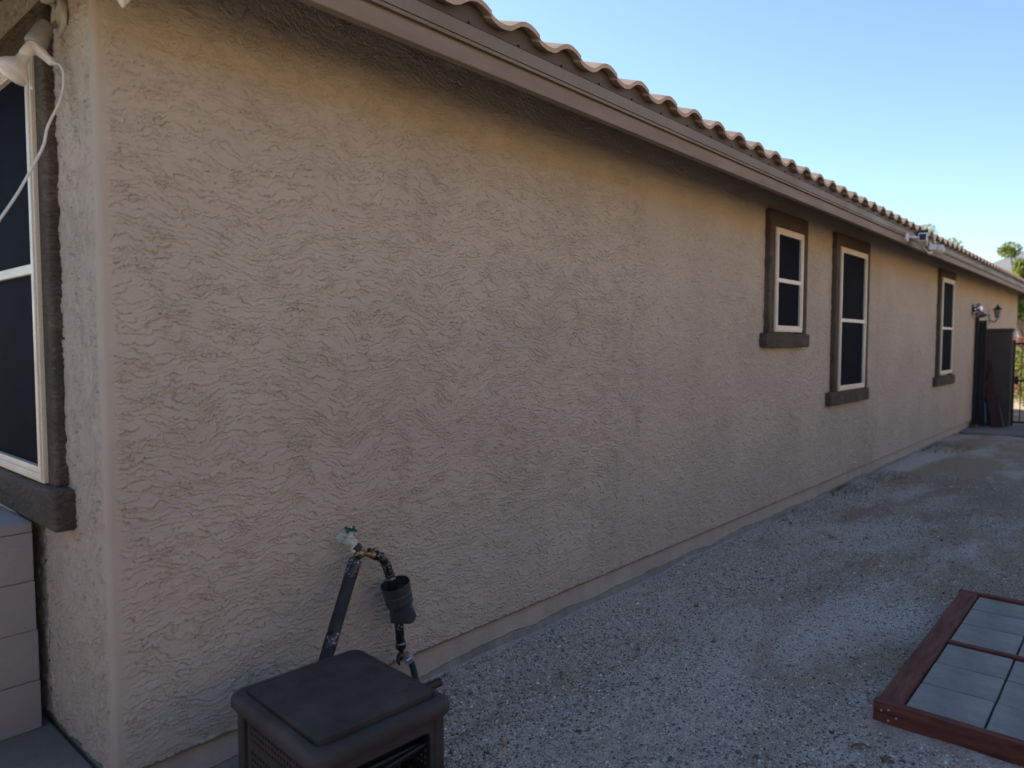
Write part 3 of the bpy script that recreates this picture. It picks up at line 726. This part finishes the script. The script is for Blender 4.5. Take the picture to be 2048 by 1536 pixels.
# raised panel, standing proud at the front, fading into the lid at the back
def ptop(x, y, k): return .4995 + k*(.004+.014*(.215-y)/.43)
for (ins, k) in ((.036, .4993), (.041, .4945)):
    L.append([(x, y, k) for x, y in rrect(LX-ins, LY-ins, .03, 8)])
lid = loft(MB(), L).build('lid', 'resin', bx, smooth=True)
P_ = [[(x, y, .494) for x, y in rrect(.202, .224, .018, 8)], [(x, y, ptop(x, y, .75)) for x, y in rrect(.201, .223, .018, 8)], [(x, y, ptop(x, y, 1.)) for x, y in rrect(.196, .218, .016, 8)]]
pan = loft(MB(), P_); pano = pan.build('lid_panel', 'resin', lid, smooth=True)
em = MB(); ep = [(.140+.036*math.cos(R(k*15))*.94-.012*math.sin(R(k*15)), -.150+.012*math.sin(R(k*15))+.010*math.cos(R(k*15)), 0) for k in range(25)]
em.ringpath([(x, y, ptop(x, y, 1.)+.0003) for x, y, _ in ep], .0009, 6)
em.ringpath([(.120+.02*k/6+.012*(k/6), -.154+.008*math.sin(k*1.1), ptop(0, -.150, 1.)+.0003) for k in range(7)], .0011, 6)
em.build('emblem', 'resin', lid)
# body: corner posts and walls with real openings
W_, D_ = .222, .252
for sx in (-1, 1):
    for sy in (-1, 1):
        x0, x1 = sorted((sx*W_, sx*(W_-.035))); y0, y1_ = sorted((sy*D_, sy*(D_-.04))); MB().box(x0, x1, y0, y1_, .0, .445).build('corner_post', 'resin', bx, bevel=.008, seg=3)
def rr_panel(axis, at, th, lo, hi, z0, z1, ops, name):
    """panel with a rounded rectangular opening"""
    mb = MB(); cx, cz = (lo+hi)/2, (z0+z1)/2; (o0, o1, q0, q1, r) = ops
    n = 6; inner = [(x+(o0+o1)/2, z+(q0+q1)/2) for x, z in rrect((o1-o0)/2, (q1-q0)/2, r, n)]
    outer = []
    corners = ((hi, z1), (lo, z1), (lo, z0), (hi, z0))
    for c_ in corners: outer += [c_]*(n+1)
    N_ = len(inner); vs = []
    for dpt in (0, th):
        for (p, q_) in outer+inner:
            vs.append((p, at+dpt, q_) if axis == 'y' else (at+dpt, p, q_))
    fs = []
    for k in range(N_):
        l = (k+1) % N_
        fs += [(k, l, N_+l, N_+k), (2*N_+k, 3*N_+k, 3*N_+l, 2*N_+l), (N_+k, N_+l, 3*N_+l, 3*N_+k)]
        if outer[k] != outer[l]: fs.append((k, 2*N_+k, 2*N_+l, l))
    return mb.add(vs, fs).build(name, 'resin', bx, bevel=.003)
rr_panel('y', -D_+.006, .012, -W_+.034, W_-.034, .0, .444, (-W_+.055, W_-.052, .215, .402, .02), 'front_panel')
MB().box(-W_+.034, W_-.034, -D_+.075, -D_+.08, .30, .40).build('shade_sheet', 'dark', bx)  # dark sheet standing in for the shade behind the front opening
# perforated side panels
def perf(x_at, name):
    mb = MB(); ys = np.arange(-.205, .2051, .0095); zs_ = np.arange(.03, .4441, .0105); off = 0
    th = .006
    n1, n2 = len(ys), len(zs_)
    vs = []
    for dx in (0, th):
        for yy in ys:
            for zz in zs_: vs.append((x_at+dx*(1 if x_at < 0 else -1), yy, zz))
    fs = []
    def solid(i, j):
        if i < 3 or i > n1-5 or j < 3 or j > n2-4: return True
        return not (i % 2 == 1 and j % 2 == 1 and (j//2) % 5 != 4 or False)
    for i in range(n1-1):
        for j in range(n2-1):
            if solid(i, j):
                a = i*n2+j; f = (a, a+1, a+n2+1, a+n2); fs.append(f); fs.append(tuple(n1*n2+q for q in reversed(f)))
            else:
                a = i*n2+j; c4 = (a, a+1, a+n2+1, a+n2); o2 = n1*n2
                for k in range(4):
                    p, q_ = c4[k], c4[(k+1) % 4]; fs.append((p, q_, q_+o2, p+o2))
    return mb.add(vs, fs).build(name, 'resin', bx)
perf(-W_+.012, 'side_panel'); perf(W_-.012, 'side_panel')
MB().box(-W_+.03, -W_+.033, -.21, .21, .0, .44).build('shade_backing', 'dark', bx)  # near-black backing that stands in for shade behind the perforations
MB().box(-W_+.03, W_-.03, D_-.014, D_-.004, .0, .444).build('rear_panel', 'resin', bx)
dm = MB().lathe((-.165, .02, .25), (1, 0, 0), [(0, .165), (.006, .165), (.008, .06), (.32, .06), (.322, .165), (.33, .165)], 28); dm.build('reel_drum', 'black_plastic', bx, smooth=True)
hh = MB(); hpnts = []
for k in range(0, 15*20+1):
    t_ = k/20; ang = t_*2*math.pi; hpnts.append((-.145+.0195*t_, .02+.138*math.cos(ang), .25+.138*math.sin(ang)))
hh.ringpath(hpnts, .0095, 8).build('wound_hose', 'green_hose', bx, smooth=True)
MB().ringpath([(-.166, -.205, .352), (.166, -.205, .352)], .010, 12).build('guide_bar', 'black_plastic', bx, smooth=True)
MB().ringpath([(-.16, -.232, .33), (.165, -.222, .357)], .007, 10).build('guide_bar', 'black_plastic', bx, smooth=True)
MB().lathe((-.045, -.30, .305), (.25, .6, -.45), [(0, .017), (.003, .019), (.03, .019), (.034, .013), (.08, .013)], 12).build('hose_end', 'verdigris', bx, smooth=True)
ck = MB().lathe((.205, -.005, .25), (1, 0, 0), [(0, .03), (.03, .028), (.045, .02)], 16)
ck.ringpath([(.245, -.005, .25), (.250, -.01, .36), (.252, -.012, .405)], [.014, .012, .012], 10); ck.build('crank_arm', 'black_plastic', bx, smooth=True)
hd_ = MB().lathe((.245, -.012, .405), (1, 0, 0), [(0, .009), (.035, .009), (.0355, .0135), (.10, .0155), (.150, .0165), (.155, .014)], 8); hd_.build('crank_handle', 'black_plastic', bx, bevel=.0012)

# ------------------------------------------------------------------ red timber frame with pavers
pf = thing('raised_paver_bed', (4.2, .45, 0), 'red stained timber frame holding square grey pavers at the right edge', 'paver bed')
def board(x0, x1, y0, y1, z0, z1, nm='board', mt='redwood'):
    return MB().box(x0, x1, y0, y1, z0, z1).build(nm, mt, pf, bevel=.004, seg=2)
board(3.294, 5.076, .728, .820, -.01, .092)
board(3.294, 5.076, -.10, -.008, -.01, .092)
board(3.252, 3.2915, -.11, .829, -.012, .095, mt='redwood_y')
board(5.078, 5.116, -.11, .829, -.012, .094, mt='redwood_y')
board(4.178, 4.212, -.005, .726, -.01, .086, 'divider', 'redwood_y')
for k, (yy, zz) in enumerate(((.797, .058), (.769, .068), (.769, .022), (.739, .042))):
    MB().lathe((3.2525, yy, zz), (-1, 0, 0), [(0, .0052), (.0015, .0050), (.002, .003)], 12).build('screw', 'steel_screw', pf)
rows = [(3.297, 3.61), (3.614, 3.890), (3.894, 4.174), (4.216, 4.533), (4.537, 4.809), (4.813, 5.073)]
cols = [(.442, .724), (.146, .438), (.0, .142)]
rn = ['nearest', 'second nearest', 'third nearest', 'third farthest', 'second farthest', 'farthest']
cn = ['column beside the left board', 'middle column', 'narrow right column']
for i, (x0, x1) in enumerate(rows):
    for j, (y0, y1_) in enumerate(cols[:2]):
        dz = random.uniform(-.004, .002)
        o = MB().box(x0+.003, x1-.003, y0+.002, y1_-.002, .03, .078+dz).build('paver', 'paver', bevel=.006, seg=2, org=((x0+x1)/2, (y0+y1_)/2, .03))
        o.rotation_euler = (random.uniform(-.006, .006), random.uniform(-.006, .006), random.uniform(-.006, .006))
        tag(o, f'square grey concrete paver in the red frame, {cn[j]}, {rn[i]} row', 'paver', 'grey pavers set in the red timber frame')
MB().box(3.292, 5.077, -.007, .727, -.01, .046).build('sand_bed', 'ground', pf)
MB().box(3.296, 5.072, .002, .142, .032, .07).build('sand_fill', 'slab', pf)

# ------------------------------------------------------------------ eave devices
sc = thing('security_camera', (8.95, 2.06, 2.76), 'small solar powered security camera fixed to the brown eave', 'camera')
MB().lathe((8.86, 2.063, 2.775), (0, -1, 0), [(0, .05), (.02, .05), (.028, .04)], 16).build('mounting_plate', 'white', sc, smooth=True)
MB().ringpath(curve_pts([(8.86, 2.04, 2.775), (8.87, 2.00, 2.775), (8.93, 1.96, 2.775)], 4), .014, 10).build('bracket', 'white', sc, smooth=True)
mt_ = Matrix.Translation((9.02, 1.93, 2.765)) @ Matrix.Rotation(R(12), 4, 'Z') @ Matrix.Rotation(R(8), 4, 'Y')
MB().box(-.09, .16, -.048, .048, -.05, .05, mt_).build('camera_body', 'white', sc, bevel=.014, seg=3)
MB().box(-.098, -.088, -.032, .032, -.036, .030, mt_).build('lens_window', 'black_plastic', sc, bevel=.006, seg=2)
MB().box(-.10, .12, -.065, .065, .060, .070, mt_ @ Matrix.Rotation(R(-10), 4, 'X')).build('solar_panel', 'pale_solar', sc, bevel=.002)
el = thing('eave_floodlight', (9.75, 2.06, 2.76), 'white motion floodlight with a raised tube arm on the eave beside the security camera', 'floodlight')
MB().lathe((9.95, 2.063, 2.76), (0, -1, 0), [(0, .07), (.025, .07), (.035, .05)], 18).build('mounting_plate', 'white', el, smooth=True)
MB().lathe((9.98, 2.03, 2.755), (.5, -1, -.1), [(0, .03), (.03, .05), (.08, .060), (.115, .055), (.125, .035)], 18).build('lamp_head', 'lens', el, smooth=True)
MB().lathe((9.80, 2.0, 2.745), (-1, -.3, .1), [(-.10, .02), (0, .032), (.05, .042), (.08, .036)], 16).build('sensor', 'white', el, smooth=True)
MB().box(9.46, 9.80, 1.955, 1.985, -.018, .018, Matrix.Translation((0, 0, 2.83)) ).build('tube_arm', 'chrome', el, bevel=.008) if False else MB().ringpath([(9.93, 1.99, 2.77), (9.62, 1.97, 2.93)], .020, 12).build('tube_arm', 'white_metal', el, smooth=True)
cw = curve_pts([(9.30, 2.0, 2.74), (9.42, 1.99, 2.70), (9.62, 1.99, 2.675), (9.85, 2.0, 2.71)], 6)
MB().ringpath(cw, .006, 8).build('cable', 'white', el, smooth=True)

# ------------------------------------------------------------------ far end of the wall
dv = thing('wall_spotlight', (15.7, 2.51, 2.25), 'shiny silver domed fitting high on the wall above the black gate leaf', 'wall fitting')
MB().lathe((15.75, 2.514, 2.25), (0, -1, 0), [(0, .10), (.02, .10), (.03, .04)], 20).build('wall_plate', 'black_metal', dv, smooth=True)
MB().ringpath(curve_pts([(15.75, 2.49, 2.25), (15.78, 2.42, 2.26), (15.80, 2.38, 2.22)], 4), .05, 14).build('elbow', 'chrome', dv, smooth=True)
MB().lathe((15.80, 2.38, 2.19), (-.3, -.3, -1), [(0, .05), (.03, .09), (.06, .095), (.07, .08)], 20).lathe((15.74, 2.44, 2.27), (.3, -1, .3), [(0, .08), (.04, .085), (.07, .06), (.09, .02)], 18).build('dome', 'chrome', dv, smooth=True)

gl = thing('gate_leaf', (16.1, 2.42, .045), 'tall narrow black metal gate leaf folded back against the far wall', 'gate leaf')
MB().box(16.02, 16.07, 2.44, 2.50, .045, 2.20).build('hinge_post', 'black_metal', gl, bevel=.006)
MB().box(16.07, 16.10, 2.345, 2.44, .08, 2.05).build('gate_panel', 'dark_post', gl, bevel=.004)
MB().box(16.05, 16.11, 2.315, 2.345, .06, 2.06).build('stile', 'black_metal', gl, bevel=.005)
mb = MB()
for k in range(4): mb.box(16.055, 16.07, 2.352+k*.024, 2.360+k*.024, .1, 2.03)
mb.build('ribs', 'black_metal', gl)
pb = thing('gate_stop', (15.9, 2.42, 0), 'small dark rusty bucket at the foot of the black gate leaf', 'bucket')
MB().lathe((15.93, 2.44, .0), (0, 0, 1), [(0, .045), (.14, .055), (.145, .05), (.05, .04)], 16).build('bucket_body', 'black_plastic', pb, smooth=True)
MB().lathe((15.93, 2.44, .06), (0, 0, 1), [(0, .0525), (.03, .0545)], 16).build('rust_band', 'twig', pb, smooth=True)

pr = thing('block_pier', (16.5, 2.2, .0), 'dark low block wall with a cap between the house and the iron gate', 'block wall')
MB().box(16.42, 16.62, 1.965, 2.512, -.05, 1.845).build('wall_body', 'dark_block', pr, bevel=.006)
MB().box(16.395, 16.645, 1.945, 2.512, 1.847, 1.905).build('cap', 'dark_block', pr, bevel=.008)
lt = thing('wall_lantern', (17.6, 2.51, 2.15), 'small black wall lantern with glass sides on the far end of the house', 'lantern')
MB().box(17.55, 17.67, 2.49, 2.513, 2.02, 2.22).build('back_plate', 'black_metal', lt, bevel=.01)
MB().ringpath(curve_pts([(17.6, 2.49, 2.10), (17.55, 2.42, 2.06), (17.5, 2.36, 2.10), (17.5, 2.35, 2.13)], 5), .012, 8).build('arm', 'black_metal', lt, smooth=True)
MB().lathe((17.5, 2.35, 2.14), (0, 0, 1), [(0, .03), (.01, .05), (.02, .05)], 6).build('lantern_base', 'black_metal', lt)
MB().lathe((17.5, 2.35, 2.30), (0, 0, 1), [(0, .085), (.015, .085), (.06, .03), (.10, .012), (.12, .006)], 6).build('lantern_cap', 'black_metal', lt)
MB().lathe((17.5, 2.35, 2.16), (0, 0, 1), [(0, .045), (.14, .072)], 6).build('lantern_glass', 'lantern_glass', lt)
ig = thing('iron_gate', (16.45, 1.5, .05), 'black iron bar gate closing the far end of the side yard', 'gate')
gf = MB()
for (y0, y1_, z0, z1) in ((1.905, 1.945, .06, 1.68), (.75, .79, .06, 1.68)): gf.box(16.45, 16.49, y0, y1_, z0, z1)
for z0 in (.12, .90, 1.60): gf.box(16.455, 16.485, .79, 1.905, z0, z0+.035)
gf.build('gate_frame', 'black_metal', ig)
for k in range(10):
    yy = 1.905-(k+1)*.101
    MB().box(16.462, 16.478, yy-.008, yy+.008, .155, 1.60).build('bar', 'black_metal', ig)
MB().box(16.43, 16.449, 1.84, 1.90, .85, 1.0).build('latch', 'black_metal', ig, bevel=.004)

def lean(name, lab, cat, p0, p1, w, t_, mat_, grp=None):
    p0, p1 = Vector(p0), Vector(p1); d = (p1-p0).normalized(); s__ = d.cross(Vector((0, 1, 0))).normalized(); n_ = d.cross(s__)
    mb = MB(); vs = []
    for p in (p0, p1):
        for a in (-1, 1):
            for b in (-1, 1): vs.append(p + n_*a*w/2 + s__*b*t_/2)
    mb.add(vs, [(0, 1, 3, 2), (4, 6, 7, 5), (0, 4, 5, 1), (2, 3, 7, 6), (0, 2, 6, 4), (1, 5, 7, 3)])
    return tag(mb.build(name, mat_, bevel=.003, org=tuple(p0)), lab, cat, grp)
lean('board', 'dark red board leaning highest against the block wall by the gate', 'board', (16.12, 2.07, .05), (16.36, 2.33, 1.28), .12, .03, 'old_board', 'boards leaning by the gate')
lean('board', 'shorter dark red board leaning low beside the black gate leaf', 'board', (16.05, 2.14, .05), (16.30, 2.34, .95), .10, .03, 'old_board', 'boards leaning by the gate')
lean('wooden_stick', 'thin pale wooden stick leaning on the dark block wall', 'stick', (16.22, 2.02, .05), (16.38, 2.30, 1.20), .028, .025, 'wood')
lean('plastic_strip', 'bright blue plastic strip standing among the leaning boards', 'strip', (15.98, 2.27, .12), (16.02, 2.30, .50), .03, .02, 'blue')

# ------------------------------------------------------------------ debris and weeds
def leaf(x, y, l, wd, rot, curl, mat_, name, lab, cat, grp=None):
    mb = MB(); n = 6; vs = []
    for k in range(n+1):
        t_ = k/n; wv = wd*math.sin(math.pi*min(.98, t_*.94+.03))
        z_ = .006+curl*math.sin(t_*math.pi)+.002*math.sin(k*2.1)
        X_ = (t_-.5)*l
        vs += [(X_, -wv, z_+curl*.5), (X_, 0, z_), (X_, wv, z_+curl*.6)]
    fs = []
    for k in range(n):
        a = k*3; fs += [(a, a+3, a+4, a+1), (a+1, a+4, a+5, a+2)]
    mb.add(vs, fs); o = mb.build(name, mat_, org=(0, 0, 0), smooth=True)
    sm = o.modifiers.new('s', 'SOLIDIFY'); sm.thickness = .0008
    o.location = (x, y, float(gheight(np.array(x), np.array(y)))+.001); o.rotation_euler = (0, 0, rot)
    return tag(o, lab, cat, grp)
leaf(3.17, .93, .085, .012, .3, .010, 'leaf_dry', 'dry_leaf', 'long curled dry leaf left of the pair below the red frame', 'leaf') if False else None
leaf(2.98, .80, .075, .011, -.9, .010, 'leaf_dry', 'dry_leaf', 'larger curled tan leaf on gravel in front of the red frame corner', 'leaf')
leaf(2.955, .70, .06, .012, -.4, .008, 'leaf_dry', 'dry_leaf', 'tan leaf on gravel farther right along the front of the red frame', 'leaf')
leaf(6.13, 1.92, .17, .012, 1.0, .010, 'twig', 'twig', 'orange brown bark strip on the gravel beyond the middle of the path', 'bark strip')
for k in range(26):
    x_ = 1.9+6*random.random()**1.1; y_ = random.uniform(.12*x_+.1, 2.42)
    if 3.1 < x_ < 5.3 and y_ < .95: continue
    leaf(x_, y_, random.uniform(.012, .035), random.uniform(.003, .007), random.uniform(0, 6), .004, random.choice(['leaf_dry', 'leaf_dry', 'twig', 'black_plastic']), 'leaf_scrap', 'tiny scrap of dry leaf lying loose on the gravel', 'leaf scrap', 'leaf scraps scattered on the gravel')
def weed(x, y, r, n, hgt, lab, mat_='weed'):
    mb = MB()
    for k in range(n):
        a = random.uniform(0, 6.28); rr_ = r*math.sqrt(random.random()); bx_, by_ = x+rr_*math.cos(a), min(2.505, y+rr_*.5*math.sin(a))
        l_ = hgt*random.uniform(.4, 1.1); an = random.uniform(0, 6.28); ln = random.uniform(.1, 1.0)
        dx, dy = math.cos(an)*l_*ln, math.sin(an)*l_*ln; w_ = random.uniform(.0012, .003)
        px, py = -math.sin(an)*w_, math.cos(an)*w_; z_ = random.uniform(.5, 1)*l_
        mb.add([(bx_-px, by_-py, 0), (bx_+px, by_+py, 0), (bx_+dx*.5+px, by_+dy*.5+py, z_*.75), (bx_+dx*.5-px, by_+dy*.5-py, z_*.75), (bx_+dx, by_+dy, z_)],
               [(0, 1, 2, 3), (3, 2, 4)])
    return tag(mb.build('weed', mat_, org=(x, y, 0)), lab, 'weed', 'weeds along the foot of the wall')
weed(8.3, 2.42, .45, 170, .075, 'low green weed tuft against the foundation below the middle window')
weed(9.4, 2.36, .40, 160, .04, 'dry brown weed patch just beyond the green tuft by the foundation', 'leaf_dry')
weed(12.6, 2.32, .70, 260, .08, 'far dark green weed patch at the wall below the far window')
weed(6.7, 2.36, .5, 160, .035, 'sparse brown low weeds nearest along the foundation', 'leaf_dry')

# ------------------------------------------------------------------ trees and houses beyond
def tree(name, lab, x, y, h, cr, lm, n, base=.35, ls=.09, flat=.8, trunk_r=.14, grp='trees beyond the far end of the yard'):
    t = thing(name, (x, y, 0), lab, 'tree', grp)
    tm = MB(); top = Vector((x, y, h*base))
    tm.ringpath([(x, y, -.1), (x+.05, y, h*base*.5), tuple(top)], [trunk_r, trunk_r*.8, trunk_r*.65], 9)
    cl = []
    for k in range(16):
        a = random.uniform(0, 6.28); el_ = random.uniform(-.1, 1.); rr_ = cr*random.uniform(.45, .95)
        c = Vector((x+math.cos(a)*rr_*math.cos(el_), y+math.sin(a)*rr_*math.cos(el_), h*base+(h*(1-base))*(.35+.6*max(0, el_))*random.uniform(.7, 1)))
        cl.append((c, cr*random.uniform(.22, .42)))
        mid = (top+c)/2+Vector((0, 0, -.1*cr)); tm.ringpath([top, mid, c], [trunk_r*.5, trunk_r*.3, .015], 6)
    tm.build('trunk', 'bark', t, smooth=True)
    lb = MB()
    for k in range(n):
        c, r_ = random.choice(cl); v = Vector((random.gauss(0, 1), random.gauss(0, 1), random.gauss(0, flat))).normalized()*r_*random.random()**.45
        p = c+v; a = Vector((random.gauss(0, 1), random.gauss(0, 1), random.gauss(0, 1))).normalized()*ls*random.uniform(.6, 1.3); b = a.orthogonal().normalized()*ls*.45
        lb.add([p-a, p+b, p+a, p-b], [(0, 1, 2, 3)])
    lb.build('crown', lm, t); return t
tree('tree', 'pale lime feathery tree rising above the far roof edge', 42, 8.6, 8.75, 1.4, 'leaf_lime', 2200, .5, .10)
tree('tree', 'bright green broad tree at the far right beyond the gate', 34, 3.6, 5.8, 1.1, 'leaf_green', 4200, .25, .10)
tree('tree', 'low yellow green tree peeking over the far end of the roof', 40, 5.0, 5.2, 1.0, 'leaf_lime', 2500, .5, .09)
def shrub(name, lab, x, y, h, r, lm, n):
    t = thing(name, (x, y, 0), lab, 'shrub')
    st = MB()
    for k in range(7): st.ringpath([(x, y, 0), (x+random.uniform(-r, r)*.5, y+random.uniform(-r, r)*.5, h*.8)], [.03, .01], 6)
    st.build('stems', 'bark', t)
    lb = MB()
    for k in range(n):
        p = Vector((x+random.gauss(0, .45)*r, y+random.gauss(0, .45)*r, h*random.random()**.6)); a = Vector((random.gauss(0, 1), random.gauss(0, 1), random.gauss(0, 1))).normalized()*.06; b = a.orthogonal().normalized()*.03
        lb.add([p-a, p+b, p+a, p-b], [(0, 1, 2, 3)])
    lb.build('leaves', lm, t)
shrub('flowering_shrub', 'orange red flowering shrub behind the iron gate', 25, 2.65, 1.78, .7, 'leaf_red', 3000)
shrub('green_shrub', 'green shrub glimpsed through the bars of the iron gate', 22.5, 1.9, 1.5, .9, 'leaf_green', 3000)
ph = thing('pale_house', (62, 7.0, 0), 'white two storey house far beyond the end of the roof', 'house')
MB().box(62, 72, 2.0, 9.5, -.1, 6.9).build('wall', 'pale_house', ph)
MB().add([(61.5, 1.5, 6.9), (72.5, 1.5, 6.9), (72.5, 10, 6.9), (61.5, 10, 6.9), (61.5, 5.75, 8.6), (72.5, 5.75, 8.6)], [(0, 1, 5, 4), (2, 3, 4, 5), (0, 4, 3), (1, 2, 5), (0, 3, 2, 1)]).build('roof', 'pale_house', ph)
# house over the fence: unseen, added to bounce warm sunlight onto this wall
nh = thing('bounce_house', (8, -8, 0), 'unseen tan stucco house added across the side yard to bounce warm sunlight', 'house')
MB().box(-6, 26, -16, -8.4, -.1, 5.0).build('wall', 'bounce_tan', nh)
MB().add([(-6.5, -16.5, 5.0), (26.5, -16.5, 5.0), (26.5, -7.9, 5.0), (-6.5, -7.9, 5.0), (-2, -12.3, 6.5), (22, -12.3, 6.5)], [(0, 1, 5, 4), (1, 2, 5), (2, 3, 4, 5), (3, 0, 4), (0, 3, 2, 1)]).build('roof', 'tile', nh)
fw_ = thing('unseen_block_wall', (6, -2.4, 0), 'unseen dark block wall added along the side yard to shape the light', 'wall')  # unseen wall, added and kept dark to hold back low bounce
MB().box(-8, 16.4, -2.55, -2.4, -.1, 1.75).build('wall_body', 'dark_block', fw_)
MB().box(-8, 16.4, -2.57, -2.38, 1.752, 1.80).build('cap', 'block', fw_)
yb = thing('bounce_wall', (-4.6, 5, 0), 'unseen tan stucco wall added behind the back yard to bounce warm light', 'wall')  # unseen wall, added to hide horizon sky and warm the left wall
MB().box(-4.75, -4.6, -2.35, 16, -.1, 2.3).build('wall_body', 'bounce_tan', yb)
MB().box(-4.78, -4.57, -2.35, 16.02, 2.302, 2.36).build('cap', 'bounce_tan', yb)
